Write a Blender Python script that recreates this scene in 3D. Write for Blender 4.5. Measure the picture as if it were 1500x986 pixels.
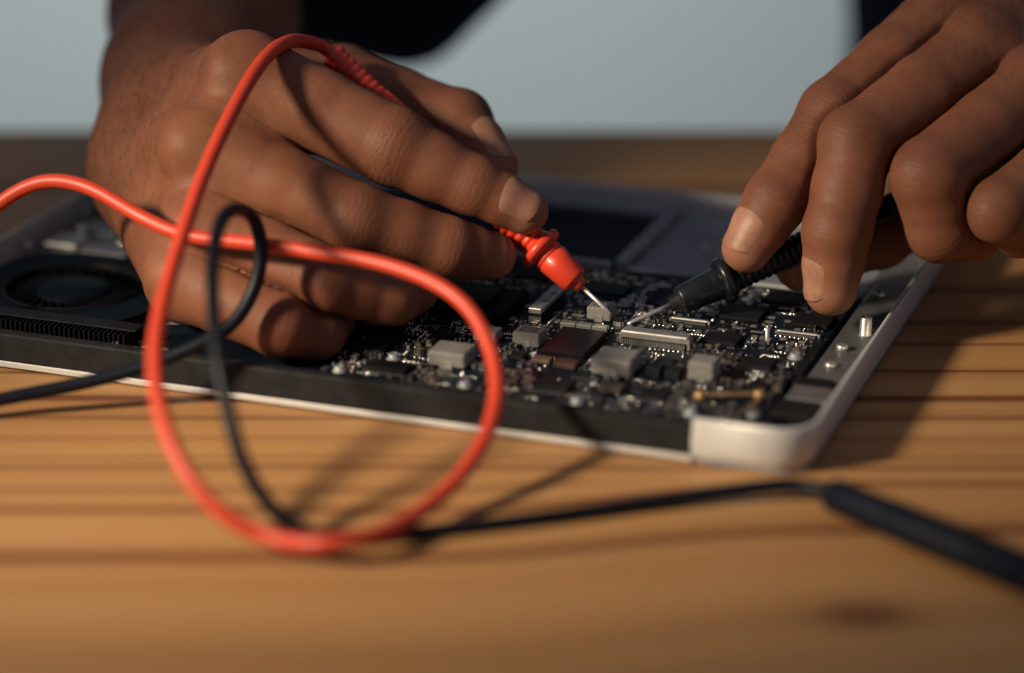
import bpy, bmesh, math, random
import numpy as np
from mathutils import Vector, Matrix

for o in list(bpy.data.objects):
    bpy.data.objects.remove(o)
SC = bpy.context.scene
COL = SC.collection
rnd = random.Random(7)

# ------------------------------------------------------------------ camera
PITCH = math.radians(19.957)
CAM = np.array([0.0, -0.8, 0.3054])
FPX = 3800.0                       # focal length for a 1500 px wide frame
cam_data = bpy.data.cameras.new('camera')
cam = bpy.data.objects.new('camera', cam_data)
COL.objects.link(cam)
cam.location = CAM
cam.rotation_euler = (math.pi / 2 - PITCH, 0, 0)
cam_data.sensor_width = 36
cam_data.lens = 36 * FPX / 1500
cam_data.clip_start = 0.02
cam_data.clip_end = 60
S0 = 0.8755                        # distance to the probe tips
cam_data.dof.use_dof = True
cam_data.dof.focus_distance = S0 - 0.006
cam_data.dof.aperture_fstop = 2.8
SC.camera = cam

# ------------------------------------------------------------------ light
world = bpy.data.worlds.new('World')
SC.world = world
world.use_nodes = True
bg = world.node_tree.nodes['Background']
bg.inputs['Color'].default_value = (0.74, 0.76, 1.0, 1)
bg.inputs['Strength'].default_value = 0.18

def lamp(name, kind, loc, target, energy, color, **kw):
    l = bpy.data.lights.new(name, kind)
    l.energy = energy
    l.color = color
    for k, v in kw.items():
        setattr(l, k, v)
    o = bpy.data.objects.new(name, l)
    COL.objects.link(o)
    o.location = loc
    d = Vector(target) - Vector(loc)
    o.rotation_euler = d.to_track_quat('-Z', 'Y').to_euler()
    return o

# desk lamp from the left, low and warm
lamp('desk_lamp_light', 'SPOT', (-0.762, -0.441, 0.495), (0.005, -0.022, 0.0), 72, (1.0, 0.84, 0.62),
     spot_size=math.radians(26.5), spot_blend=1.0, shadow_soft_size=0.07)
# unseen spot added to brighten the wall far behind the table
lamp('wall_wash_light', 'SPOT', (-0.45, 1.3, 0.95), (-0.3, 2.6, -0.46), 122, (1.0, 1.0, 0.95),
     spot_size=math.radians(72), spot_blend=0.8, shadow_soft_size=0.2)

SC.view_settings.view_transform = 'Standard'
SC.view_settings.look = 'None'
SC.view_settings.exposure = 0.0
SC.view_settings.gamma = 1.0

# ------------------------------------------------------------------ helpers: layout
FW = np.array([0, math.cos(PITCH), -math.sin(PITCH)])
UP = np.array([0, math.sin(PITCH), math.cos(PITCH)])
RT = np.array([1.0, 0, 0])

def ray(x, y):
    return FW + RT * (x - 750) / FPX + UP * (493 - y) / FPX

def at(x, y, rel):                  # point seen at (x, y), rel mm behind the probe tips
    return CAM + ray(x, y) * (S0 + rel / 1000.0)

def onz(x, y, z):                   # point seen at (x, y) at height z above the table
    r = ray(x, y)
    return CAM + r * ((z - CAM[2]) / r[2])

PHI = math.radians(-20.09)
NR = np.array([0.0887, -0.0865, 0.0])
UX = np.array([math.cos(PHI), math.sin(PHI), 0])
VX = np.array([-math.sin(PHI), math.cos(PHI), 0])
NL = NR - 0.325 * UX

# ------------------------------------------------------------------ helpers: objects
def tag(o, label=None, cat=None, group=None, kind=None):
    if label: o['label'] = label
    if cat: o['category'] = cat
    if group: o['group'] = group
    if kind: o['kind'] = kind
    return o

def empty(name, loc=(0, 0, 0), rz=0.0):
    o = bpy.data.objects.new(name, None)
    o.empty_display_size = 0.02
    COL.objects.link(o)
    o.location = loc
    o.rotation_euler = (0, 0, rz)
    return o

def link_mesh(name, me, parent=None, loc=None, rz=0.0):
    o = bpy.data.objects.new(name, me)
    COL.objects.link(o)
    if parent is not None:
        o.parent = parent
    if loc is not None:
        o.location = loc
    if rz:
        o.rotation_euler = (0, 0, rz)
    return o

def smooth(me, on=True):
    me.polygons.foreach_set('use_smooth', [on] * len(me.polygons))
    return me

def from_bm(name, bm, mats, sm=False):
    me = bpy.data.meshes.new(name)
    bm.normal_update()
    bm.to_mesh(me)
    bm.free()
    for m in (mats if isinstance(mats, (list, tuple)) else [mats]):
        me.materials.append(m)
    if sm:
        smooth(me)
    return me

def add_box(bm, x0, x1, y0, y1, z0, z1, mi=0, bev=0.0, seg=1):
    vs = [bm.verts.new((x, y, z)) for z in (z0, z1) for y in (y0, y1) for x in (x0, x1)]
    fs = []
    for q in ((0, 2, 3, 1), (4, 5, 7, 6), (0, 1, 5, 4), (2, 6, 7, 3), (0, 4, 6, 2), (1, 3, 7, 5)):
        f = bm.faces.new([vs[i] for i in q])
        f.material_index = mi
        fs.append(f)
    if bev:
        es = {e for f in fs for e in f.edges}
        r = bmesh.ops.bevel(bm, geom=list(es), offset=bev, segments=seg, affect='EDGES', profile=0.5)
        for f in r['faces']:
            f.material_index = mi

def add_lathe(bm, prof, axis_o=(0, 0, 0), axis_d=(0, 0, 1), n=24, mi=0, cap=True):
    """prof: list of (t, r) along the axis"""
    d = Vector(axis_d).normalized()
    a = d.orthogonal().normalized()
    b = d.cross(a)
    o = Vector(axis_o)
    rings = []
    for t, r in prof:
        rings.append([bm.verts.new(o + d * t + (a * math.cos(2 * math.pi * k / n) + b * math.sin(2 * math.pi * k / n)) * r) for k in range(n)])
    for i in range(len(rings) - 1):
        for k in range(n):
            f = bm.faces.new((rings[i][k], rings[i][(k + 1) % n], rings[i + 1][(k + 1) % n], rings[i + 1][k]))
            f.material_index = mi
            f.smooth = True
    if cap:
        for rg, rev in ((rings[0], True), (rings[-1], False)):
            f = bm.faces.new(list(reversed(rg)) if rev else rg)
            f.material_index = mi

def spline(pts, per=10):
    P = [np.array(p, float) for p in pts]
    P = [2 * P[0] - P[1]] + P + [2 * P[-1] - P[-2]]
    out = []
    for i in range(1, len(P) - 2):
        p0, p1, p2, p3 = P[i - 1], P[i], P[i + 1], P[i + 2]
        t0 = 0.0
        t1 = t0 + max(np.linalg.norm(p1 - p0), 1e-9) ** 0.5
        t2 = t1 + max(np.linalg.norm(p2 - p1), 1e-9) ** 0.5
        t3 = t2 + max(np.linalg.norm(p3 - p2), 1e-9) ** 0.5
        for k in range(per):
            t = t1 + (t2 - t1) * k / per
            a1 = (t1 - t) / (t1 - t0) * p0 + (t - t0) / (t1 - t0) * p1
            a2 = (t2 - t) / (t2 - t1) * p1 + (t - t1) / (t2 - t1) * p2
            a3 = (t3 - t) / (t3 - t2) * p2 + (t - t2) / (t3 - t2) * p3
            b1 = (t2 - t) / (t2 - t0) * a1 + (t - t0) / (t2 - t0) * a2
            b2 = (t3 - t) / (t3 - t1) * a2 + (t - t1) / (t3 - t1) * a3
            out.append((t2 - t) / (t2 - t1) * b1 + (t - t1) / (t2 - t1) * b2)
    out.append(P[-2])
    # one relaxing pass takes the small kinks out
    Q = np.array(out)
    for _ in range(14):
        Q[1:-1] = 0.5 * Q[1:-1] + 0.25 * (Q[:-2] + Q[2:])
    return Q

def tube_mesh(name, Q, rad, mat, n=20):
    bm = bmesh.new()
    Q = [Vector(q) for q in Q]
    m = len(Q)
    rad = rad if hasattr(rad, '__len__') else [rad] * m
    T = [(Q[min(i + 1, m - 1)] - Q[max(i - 1, 0)]).normalized() for i in range(m)]
    nrm = T[0].orthogonal().normalized()
    rings = []
    for i in range(m):
        nrm = (nrm - T[i] * nrm.dot(T[i])).normalized()
        b = T[i].cross(nrm)
        rings.append([bm.verts.new(Q[i] + (nrm * math.cos(2 * math.pi * k / n) + b * math.sin(2 * math.pi * k / n)) * rad[i]) for k in range(n)])
    for i in range(m - 1):
        for k in range(n):
            bm.faces.new((rings[i][k], rings[i][(k + 1) % n], rings[i + 1][(k + 1) % n], rings[i + 1][k]))
    bm.faces.new(list(reversed(rings[0])))
    bm.faces.new(rings[-1])
    return from_bm(name, bm, mat, sm=True)

# ------------------------------------------------------------------ helpers: materials
class NT:
    def __init__(self, name):
        self.m = bpy.data.materials.new(name)
        self.m.use_nodes = True
        self.t = self.m.node_tree
        self.b = self.t.nodes['Principled BSDF']
    def n(self, kind, **kw):
        nd = self.t.nodes.new(kind)
        for k, v in kw.items():
            setattr(nd, k, v)
        return nd
    def l(self, a, b):
        self.t.links.new(a, b)
    def put(self, sock, v):
        if isinstance(v, bpy.types.NodeSocket):
            self.l(v, sock)
        else:
            sock.default_value = v
    def math(self, op, a, b=None, c=None, clamp=False):
        nd = self.n('ShaderNodeMath', operation=op, use_clamp=clamp)
        for i, v in enumerate((a, b, c)):
            if v is not None:
                self.put(nd.inputs[i], v)
        return nd.outputs[0]
    def mix(self, f, a, b, mode='MIX'):
        nd = self.n('ShaderNodeMix', data_type='RGBA', blend_type=mode)
        self.put(nd.inputs['Factor'], f)
        self.put(nd.inputs['A'], a)
        self.put(nd.inputs['B'], b)
        return nd.outputs['Result']
    def ramp(self, f, stops):
        nd = self.n('ShaderNodeValToRGB')
        e = nd.color_ramp.elements
        while len(e) < len(stops):
            e.new(0.5)
        for el, (p, c) in zip(e, stops):
            el.position = p
            el.color = (*c, 1) if len(c) == 3 else c
        self.put(nd.inputs[0], f)
        return nd.outputs[0]
    def noise(self, vec, scale, detail=3, rough=0.55):
        nd = self.n('ShaderNodeTexNoise')
        nd.inputs['Scale'].default_value = scale
        nd.inputs['Detail'].default_value = detail
        nd.inputs['Roughness'].default_value = rough
        if vec is not None:
            self.l(vec, nd.inputs['Vector'])
        return nd.outputs['Fac']
    def bump(self, h, strength, dist, prev=None):
        nd = self.n('ShaderNodeBump')
        nd.inputs['Strength'].default_value = strength
        nd.inputs['Distance'].default_value = dist
        self.l(h, nd.inputs['Height'])
        if prev is not None:
            self.l(prev, nd.inputs['Normal'])
        return nd.outputs[0]
    def obj(self):
        return self.n('ShaderNodeTexCoord').outputs['Object']
    def pos(self):
        return self.n('ShaderNodeNewGeometry').outputs['Position']
    def map(self, vec, scale=(1, 1, 1), loc=(0, 0, 0)):
        nd = self.n('ShaderNodeMapping')
        nd.inputs['Scale'].default_value = scale
        nd.inputs['Location'].default_value = loc
        self.l(vec, nd.inputs['Vector'])
        return nd.outputs[0]

def c4(c):
    return (*c, 1.0)

def simple(name, col, rough=0.5, metal=0.0, var=0.25, scale=300.0, bump=0.0, spec=0.5, rvar=0.15, coat=0.0):
    t = NT(name)
    v = t.obj()
    nz = t.noise(v, scale)
    lo = tuple(x * (1 - var) for x in col)
    hi = tuple(min(1, x * (1 + var)) for x in col)
    t.l(t.ramp(nz, [(0.3, lo), (0.7, hi)]), t.b.inputs['Base Color'])
    t.l(t.math('MULTIPLY_ADD', t.noise(v, scale * 0.4), rvar * 2, rough - rvar), t.b.inputs['Roughness'])
    t.b.inputs['Metallic'].default_value = metal
    t.b.inputs['Specular IOR Level'].default_value = spec
    t.b.inputs['Coat Weight'].default_value = coat
    if bump:
        t.l(t.bump(t.noise(v, scale * 3), bump, 0.0004), t.b.inputs['Normal'])
    return t.m

M = {}
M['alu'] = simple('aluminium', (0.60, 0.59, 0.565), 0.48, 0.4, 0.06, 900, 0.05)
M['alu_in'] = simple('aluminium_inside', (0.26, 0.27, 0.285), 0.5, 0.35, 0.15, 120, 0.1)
M['alu_shaded'] = simple('aluminium_shaded', (0.13, 0.135, 0.14), 0.45, 0.5, 0.2, 120, 0.1)  # inside aluminium with the hand's shadow on the ledge put into its colour
M['silver'] = simple('tinned_metal', (0.60, 0.575, 0.53), 0.32, 0.8, 0.12, 600, rvar=0.12)
M['steel'] = simple('polished_steel', (0.78, 0.75, 0.71), 0.28, 0.78, 0.08, 400, rvar=0.06)
M['solder'] = simple('bright_solder', (0.78, 0.74, 0.66), 0.2, 1.0, 0.1, 700, rvar=0.1)
M['gold'] = simple('gilt_contact', (0.62, 0.42, 0.18), 0.3, 0.9, 0.15, 400)
M['brass'] = simple('copper_braid', (0.42, 0.26, 0.12), 0.42, 0.7, 0.3, 500)
M['black'] = simple('black_plastic', (0.007, 0.007, 0.009), 0.5, 0, 0.3, 300, 0.05, spec=0.1)
M['strip'] = simple('hinge_cover_black', (0.015, 0.015, 0.016), 0.62, 0, 0.25, 160, 0.1, spec=0.15)
M['chip'] = simple('chip_black', (0.009, 0.009, 0.011), 0.5, 0, 0.25, 250, 0.05, spec=0.12)
M['chip_sheen'] = simple('chip_plum', (0.010, 0.0065, 0.0085), 0.4, 0, 0.2, 200, rvar=0.06, spec=0.2)
M['chip_red'] = simple('chip_maroon', (0.05, 0.021, 0.02), 0.45, 0, 0.2, 200)
M['ferrite'] = simple('ferrite_grey', (0.175, 0.165, 0.152), 0.72, 0, 0.16, 900, 0.35)
M['ink'] = simple('grey_ink', (0.012, 0.012, 0.012), 0.7, 0, 0.1, 300)
M['cap'] = simple('ceramic_tan', (0.115, 0.085, 0.055), 0.45, 0, 0.3, 400)
M['res'] = simple('resistor_black', (0.012, 0.013, 0.016), 0.45, 0, 0.25, 400, spec=0.15)
M['navy'] = simple('navy_film', (0.004, 0.007, 0.012), 0.55, 0, 0.25, 60, spec=0.05)
M['battery'] = simple('battery_black', (0.007, 0.011, 0.018), 0.55, 0, 0.3, 80, spec=0.1)
M['red'] = simple('red_rubber', (0.64, 0.045, 0.016), 0.36, 0, 0.07, 120, 0.05, coat=0.15)
M['red_lead'] = simple('red_silicone', (0.54, 0.048, 0.017), 0.45, 0, 0.05, 150, 0.04)
M['blk_rub'] = simple('black_rubber', (0.005, 0.008, 0.015), 0.55, 0, 0.25, 150, 0.05, spec=0.12)
M['blk_gloss'] = simple('black_probe_plastic', (0.007, 0.008, 0.011), 0.34, 0, 0.25, 150, 0.05, spec=0.4)
M['blk_lead'] = simple('black_silicone', (0.005, 0.007, 0.012), 0.4, 0, 0.2, 150, 0.04, spec=0.16)
M['hair'] = simple('dark_hair', (0.012, 0.008, 0.006), 0.5, 0, 0.2, 300)
M['shirt'] = simple('dark_cotton', (0.010, 0.012, 0.020), 0.9, 0, 0.3, 500, 0.3, spec=0.1)

def pcb_material():
    t = NT('circuit_board')
    v = t.obj()
    vo = t.n('ShaderNodeTexVoronoi')
    vo.inputs['Scale'].default_value = 420
    t.l(v, vo.inputs['Vector'])
    dots = t.math('LESS_THAN', vo.outputs['Distance'], 0.17)
    clump = t.math('GREATER_THAN', t.noise(v, 70, 2), 0.55)
    pads = t.math('MULTIPLY', dots, clump)
    br = t.n('ShaderNodeTexBrick')
    br.inputs['Scale'].default_value = 150
    br.inputs['Mortar Size'].default_value = 0.012
    t.l(v, br.inputs['Vector'])
    base = t.ramp(t.noise(v, 60, 3), [(0.35, (0.003, 0.006, 0.011)), (0.7, (0.006, 0.012, 0.021))])
    lines = t.math('MULTIPLY', br.outputs['Fac'], t.math('GREATER_THAN', t.noise(v, 45, 2), 0.52))
    base = t.mix(t.math('MULTIPLY', lines, 0.5), base, (0.02, 0.035, 0.05, 1))
    col = t.mix(pads, base, (0.6, 0.55, 0.45, 1))
    t.l(col, t.b.inputs['Base Color'])
    t.l(pads, t.b.inputs['Metallic'])
    t.b.inputs['Roughness'].default_value = 0.45
    t.b.inputs['Specular IOR Level'].default_value = 0.12
    t.l(t.bump(t.math('ADD', pads, t.math('MULTIPLY', lines, 0.4)), 0.5, 0.0003), t.b.inputs['Normal'])
    return t.m
M['pcb'] = pcb_material()

def wood_material():
    t = NT('varnished_pine')
    p = t.pos()
    sx = t.n('ShaderNodeSeparateXYZ')
    t.l(p, sx.inputs[0])
    X, Y = sx.outputs[0], sx.outputs[1]
    # the grain runs along x and drifts a little
    wob = t.noise(t.map(p, (2.2, 9, 1)), 1.0, 2)
    sm = t.n('ShaderNodeMapRange', interpolation_type='SMOOTHSTEP')
    t.l(X, sm.inputs['Value'])
    sm.inputs['From Min'].default_value = -0.03
    sm.inputs['From Max'].default_value = 0.09
    sm.inputs['To Min'].default_value = 0.0
    sm.inputs['To Max'].default_value = 0.021
    front = t.math('LESS_THAN', Y, -0.085)
    Yw = t.math('ADD', Y, t.math('MULTIPLY_ADD', wob, 0.012, -0.006))
    Yw = t.math('SUBTRACT', Yw, t.math('MULTIPLY', sm.outputs[0], front))
    cmb = t.n('ShaderNodeCombineXYZ')
    t.l(t.math('MULTIPLY', X, 1.3), cmb.inputs[0])
    t.l(t.math('MULTIPLY', Yw, 46), cmb.inputs[1])
    bands = t.noise(cmb.outputs[0], 1.0, 3, 0.6)
    cmf = t.n('ShaderNodeCombineXYZ')
    t.l(t.math('MULTIPLY', X, 9), cmf.inputs[0])
    t.l(t.math('MULTIPLY', Yw, 520), cmf.inputs[1])
    fine = t.noise(cmf.outputs[0], 1.0, 4, 0.6)
    col = t.ramp(bands, [(0.28, (0.375, 0.180, 0.066)), (0.5, (0.445, 0.235, 0.090)), (0.72, (0.495, 0.282, 0.116))])
    col = t.mix(t.math('MULTIPLY_ADD', fine, 0.5, -0.14, clamp=True), col, (0.26, 0.120, 0.045, 1))
    # late-wood lines
    acc = None
    for y0, w, a in ((-0.0505, .0007, .35), (-0.0665, .0008, .45), (-0.0742, .0011, .75), (-0.0925, .0012, .5), (-0.108, .0016, .65),
                     (-0.1418, .0030, .70), (0.0062, .0011, .6), (-0.0165, .0014, .75), (-0.0335, .0016, .5), (0.032, .0016, .5),
                     (-0.019, .0009, .4), (0.055, .002, .5), (0.09, .003, .5), (0.15, .004, .5), (0.22, .004, .5), (-0.20, .003, .2)):
        q = t.math('DIVIDE', t.math('SUBTRACT', Yw, y0), w)
        g = t.math('DIVIDE', a, t.math('ADD', 1.0, t.math('MULTIPLY', q, q)))
        acc = g if acc is None else t.math('ADD', acc, g)
    brk = t.math('MULTIPLY_ADD', t.noise(t.map(p, (5, 40, 1)), 1.0, 2), 1.2, 0.55, clamp=True)
    acc = t.math('MULTIPLY', acc, t.math('MULTIPLY', brk, 1.6), clamp=True)
    col = t.mix(acc, col, (0.150, 0.052, 0.020, 1))
    # a small knot
    kx = t.math('DIVIDE', t.math('SUBTRACT', X, 0.094), 0.0125)
    ky = t.math('DIVIDE', t.math('SUBTRACT', Y, -0.1765), 0.0075)
    r2 = t.math('ADD', t.math('MULTIPLY', kx, kx), t.math('MULTIPLY', ky, ky))
    kn = t.math('DIVIDE', 1.0, t.math('ADD', 1.0, t.math('MULTIPLY', r2, r2)))
    col = t.mix(t.math('MULTIPLY', kn, 0.85), col, (0.12, 0.036, 0.018, 1))
    t.l(col, t.b.inputs['Base Color'])
    t.l(t.math('MULTIPLY_ADD', fine, 0.2, 0.40), t.b.inputs['Roughness'])
    t.b.inputs['Specular IOR Level'].default_value = 0.18
    t.l(t.bump(t.math('SUBTRACT', fine, acc), 0.25, 0.0003), t.b.inputs['Normal'])
    return t.m
M['wood'] = wood_material()

def wall_material():
    t = NT('painted_wall')
    nz = t.noise(t.pos(), 1.3, 2)
    t.l(t.ramp(nz, [(0.3, (0.448, 0.530, 0.520)), (0.7, (0.50, 0.578, 0.560))]), t.b.inputs['Base Color'])
    t.b.inputs['Roughness'].default_value = 0.85
    t.l(t.bump(t.noise(t.pos(), 60), 0.1, 0.002), t.b.inputs['Normal'])
    return t.m
M['wall'] = wall_material()

def skin_material():
    t = NT('skin')
    v = t.obj()
    def attr(nm):
        a = t.n('ShaderNodeAttribute')
        a.attribute_name = nm
        return a.outputs['Fac']
    wr, wm, tip, kn = attr('wrinkle_phase'), attr('wrinkle_mask'), attr('pale'), attr('knuckle')
    n1 = t.noise(v, 48, 6, 0.68)
    n2 = t.noise(v, 420, 3, 0.6)
    col = t.ramp(n1, [(0.25, (0.122, 0.040, 0.020)), (0.5, (0.196, 0.072, 0.036)), (0.8, (0.258, 0.103, 0.053))])
    col = t.mix(t.math('MULTIPLY', kn, 0.55), col, (0.105, 0.036, 0.022, 1))
    col = t.mix(t.math('MULTIPLY', tip, 0.6), col, (0.36, 0.165, 0.10, 1))
    col = t.mix(t.math('MULTIPLY_ADD', n2, 0.5, -0.12, clamp=True), col, (0.13, 0.052, 0.03, 1))
    # creases
    wob = t.math('MULTIPLY_ADD', t.noise(v, 170, 4, 0.7), 7.0, -3.5)
    ph = t.math('ADD', wr, wob)
    cr = t.math('POWER', t.math('ABSOLUTE', t.math('SINE', t.math('MULTIPLY', ph, 1.5))), 0.45)
    cr = t.math('SUBTRACT', 1.0, cr)
    cr = t.math('MULTIPLY', cr, wm)
    col = t.mix(t.math('MULTIPLY', cr, 0.28), col, (0.07, 0.026, 0.016, 1))
    t.l(col, t.b.inputs['Base Color'])
    t.l(t.math('MULTIPLY_ADD', n2, 0.25, 0.42), t.b.inputs['Roughness'])
    t.b.inputs['Specular IOR Level'].default_value = 0.26
    t.b.inputs['Subsurface Weight'].default_value = 0.12
    t.b.inputs['Subsurface Radius'].default_value = (1.0, 0.35, 0.18)
    t.b.inputs['Subsurface Scale'].default_value = 0.003
    vo = t.n('ShaderNodeTexVoronoi')
    vo.feature = 'DISTANCE_TO_EDGE'
    vo.inputs['Scale'].default_value = 1150
    t.l(t.n('ShaderNodeVectorMath', operation='ADD').outputs[0], vo.inputs['Vector'])
    va = vo.inputs['Vector'].links[0].from_node
    t.l(v, va.inputs[0])
    nzc = t.n('ShaderNodeTexNoise')
    nzc.inputs['Scale'].default_value = 300
    t.l(v, nzc.inputs['Vector'])
    sc = t.n('ShaderNodeVectorMath', operation='SCALE')
    t.l(nzc.outputs['Color'], sc.inputs[0])
    sc.inputs['Scale'].default_value = 0.0012
    t.l(sc.outputs[0], va.inputs[1])
    cells = t.math('MINIMUM', vo.outputs['Distance'], 0.12)
    b1 = t.bump(cells, 0.28, 0.0008)
    b2 = t.bump(t.noise(v, 160, 4, 0.6), 0.13, 0.0010, b1)
    b3 = t.bump(t.math('SUBTRACT', 1.0, cr), 0.26, 0.0005, b2)
    t.l(b3, t.b.inputs['Normal'])
    return t.m
M['skin'] = skin_material()

def nail_material():
    t = NT('fingernail')
    v = t.obj()
    t.l(t.ramp(t.noise(v, 220, 2), [(0.3, (0.26, 0.120, 0.076)), (0.7, (0.34, 0.170, 0.110))]), t.b.inputs['Base Color'])
    t.b.inputs['Roughness'].default_value = 0.48
    t.b.inputs['Specular IOR Level'].default_value = 0.35
    t.b.inputs['Subsurface Weight'].default_value = 0.1
    t.b.inputs['Subsurface Scale'].default_value = 0.002
    return t.m
M['nail'] = nail_material()

# ================================================================== the setting
bm = bmesh.new()
add_box(bm, -2.6, 2.6, 2.6, 2.7, -1.2, 2.2)
wall = link_mesh('wall', from_bm('wall', bm, M['wall']))
tag(wall, 'plain blue grey painted wall behind the table', 'wall', kind='structure')

bm = bmesh.new()
add_box(bm, -0.62, 0.62, -0.72, 0.309, -0.03, 0.0, bev=0.0015, seg=2)
table = link_mesh('tabletop', from_bm('tabletop', bm, M['wood']))
tag(table, 'warm brown varnished pine tabletop with dark grain lines under the laptop', 'table')

# ================================================================== the laptop
laptop = empty('laptop', NL, PHI)
tag(laptop, 'opened laptop base without its bottom cover, circuit board exposed, on the wooden table', 'laptop')
mm = 0.001

def rounded(u0, u1, v0, v1, r, n=10):
    pts = []
    for cx, cy, a0 in ((u1 - r, v0 + r, -90), (u1 - r, v1 - r, 0), (u0 + r, v1 - r, 90), (u0 + r, v0 + r, 180)):
        for k in range(n + 1):
            a = math.radians(a0 + 90 * k / n)
            pts.append((cx + r * math.cos(a), cy + r * math.sin(a)))
    return pts

def rim_mesh():
    """aluminium wall all round, open along the hinge cover"""
    bm = bmesh.new()
    out = rounded(0, 325, 0, 227, 12)
    inn = rounded(1.7, 323.3, 1.7, 225.3, 10.8)
    # rotate so the loop starts at the hinge cover's right end and ends at its left end
    def pick(pts, v):
        return [(288.5, v)] + pts + [(36.5, v)]
    o = pick(out, 0.0)
    i_ = pick(inn, 1.7)
    prof = lambda a, b: [(a, 0.8), (a, 2.4), (a, 5.0), ((a[0], a[1]), 14.6), ((a[0] * .85 + b[0] * .15, a[1] * .85 + b[1] * .15), 15.3),
                         ((a[0] * .6 + b[0] * .4, a[1] * .6 + b[1] * .4), 15.5), ((a[0] * .1 + b[0] * .9, a[1] * .1 + b[1] * .9), 15.4), (b, 15.0), (b, 3.5)]
    rows = []
    for a, b in zip(o, i_):
        # the lower outer edge tucks in a little towards the table
        pr = prof(a, b)
        c = (162.5, 113.5)
        row = []
        for k, (q, z) in enumerate(pr):
            x, y = q
            ins = (3.2, 1.5, .6, 0)[k] if k < 4 else 0
            x += (c[0] - x) / 162.5 * ins; y += (c[1] - y) / 113.5 * ins
            row.append(bm.verts.new((x * mm, y * mm, z * mm)))
        rows.append(row)
    for r0, r1 in zip(rows[:-1], rows[1:]):
        for k in range(len(r0) - 1):
            f = bm.faces.new((r0[k], r1[k], r1[k + 1], r0[k + 1]))
            f.smooth = True
    for row in (rows[0], rows[-1]):
        bm.faces.new(row if row is rows[0] else list(reversed(row)))
    return from_bm('rim', bm, M['alu'])

case = link_mesh('case_rim', rim_mesh(), laptop)
bm = bmesh.new()
pl = rounded(2.2, 322.8, 2.2, 224.8, 10)
vb = [bm.verts.new((x * mm, y * mm, 0.3 * mm)) for x, y in pl]
vt = [bm.verts.new((x * mm, y * mm, 4.0 * mm)) for x, y in pl]
bm.faces.new(list(reversed(vb))); bm.faces.new(vt)
for k in range(len(pl)):
    j = (k + 1) % len(pl)
    bm.faces.new((vb[k], vb[j], vt[j], vt[k]))
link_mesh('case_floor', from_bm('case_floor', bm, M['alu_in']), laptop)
# bright lip under the hinge cover, the black cover itself
bm = bmesh.new(); add_box(bm, 36.6 * mm, 288.4 * mm, 0.9 * mm, 2.6 * mm, 0.8 * mm, 3.0 * mm, bev=0.3 * mm)
link_mesh('front_lip', from_bm('front_lip', bm, M['alu']), laptop)
bm = bmesh.new(); add_box(bm, 36.8 * mm, 288.2 * mm, 0.6 * mm, 5.4 * mm, 3.02 * mm, 12.9 * mm, bev=0.7 * mm, seg=2)
link_mesh('hinge_cover', from_bm('hinge_cover', bm, M['strip']), laptop)
bm = bmesh.new()
add_box(bm, 60 * mm, 286 * mm, 5.45 * mm, 9.5 * mm, 4.1 * mm, 10.8 * mm, bev=0.5 * mm)
gasket = link_mesh('antenna_cover', from_bm('antenna_cover', bm, M['black']), laptop)
for uu in (118, 141, 153, 158.5, 163.5, 171, 183, 206, 226, 246):  # shiny screws added to stand in for small glints along the cover
    bm = bmesh.new()
    add_lathe(bm, [(0, .9 * mm), (.5 * mm, .9 * mm), (.75 * mm, .6 * mm)], n=10)
    link_mesh('screw', from_bm('screw', bm, M['silver']), gasket, ((uu + rnd.uniform(-1, 1)) * mm, (7.0 + rnd.uniform(-.8, .8)) * mm, 10.8 * mm))

# ledges and frame ribs machined into the case
def lbox(name, u0, u1, v0, v1, z0, z1, mat, bev=0.4, parent=None, seg=2):
    bm = bmesh.new()
    add_box(bm, u0 * mm, u1 * mm, v0 * mm, v1 * mm, z0 * mm, z1 * mm, bev=bev * mm, seg=seg)
    return link_mesh(name, from_bm(name, bm, mat), parent or laptop)

lbox('side_ledge', 308, 323.0, 62, 222, 4.0, 8.6, M['alu_shaded'], .6)
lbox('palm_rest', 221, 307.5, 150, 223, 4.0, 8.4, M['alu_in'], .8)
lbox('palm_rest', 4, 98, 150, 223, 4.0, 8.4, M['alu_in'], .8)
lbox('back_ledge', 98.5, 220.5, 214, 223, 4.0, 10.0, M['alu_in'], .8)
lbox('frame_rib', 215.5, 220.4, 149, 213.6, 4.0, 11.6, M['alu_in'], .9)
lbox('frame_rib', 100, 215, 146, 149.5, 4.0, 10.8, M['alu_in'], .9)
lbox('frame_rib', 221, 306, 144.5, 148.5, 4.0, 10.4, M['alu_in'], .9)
bat = lbox('battery', 101, 214, 151, 212, 4.0, 7.2, M['battery'], .8)
for k in range(2):
    lbox('battery_cell', 103 + k * 55.5, 157 + k * 55.5, 153, 210, 7.2, 8.6, M['battery'], .7, bat)
for (uu, vv, hh) in ((313, 92, 2.0), (314, 122, 1.4), (312.5, 150, 1.6), (313, 76, 1.2), (268, 172, .8), (240, 182, .8), (296, 160, 1.4)):
    bm = bmesh.new()
    add_lathe(bm, [(0, 2.0 * mm), (hh * mm, 2.0 * mm), ((hh + .4) * mm, 1.4 * mm), ((hh + .1) * mm, .7 * mm)], n=14)
    link_mesh('screw', from_bm('screw', bm, M['silver']), laptop, (uu * mm, vv * mm, 8.4 * mm))
bm = bmesh.new()
add_lathe(bm, [(0, 2.6 * mm), (.6 * mm, 2.1 * mm), (6.2 * mm, 2.0 * mm), (6.6 * mm, 1.7 * mm), (6.6 * mm, 1.0 * mm), (5.4 * mm, .95 * mm)], n=20)
link_mesh('standoff', from_bm('standoff', bm, M['silver']), laptop, (317 * mm, 109 * mm, 8.6 * mm))
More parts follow.
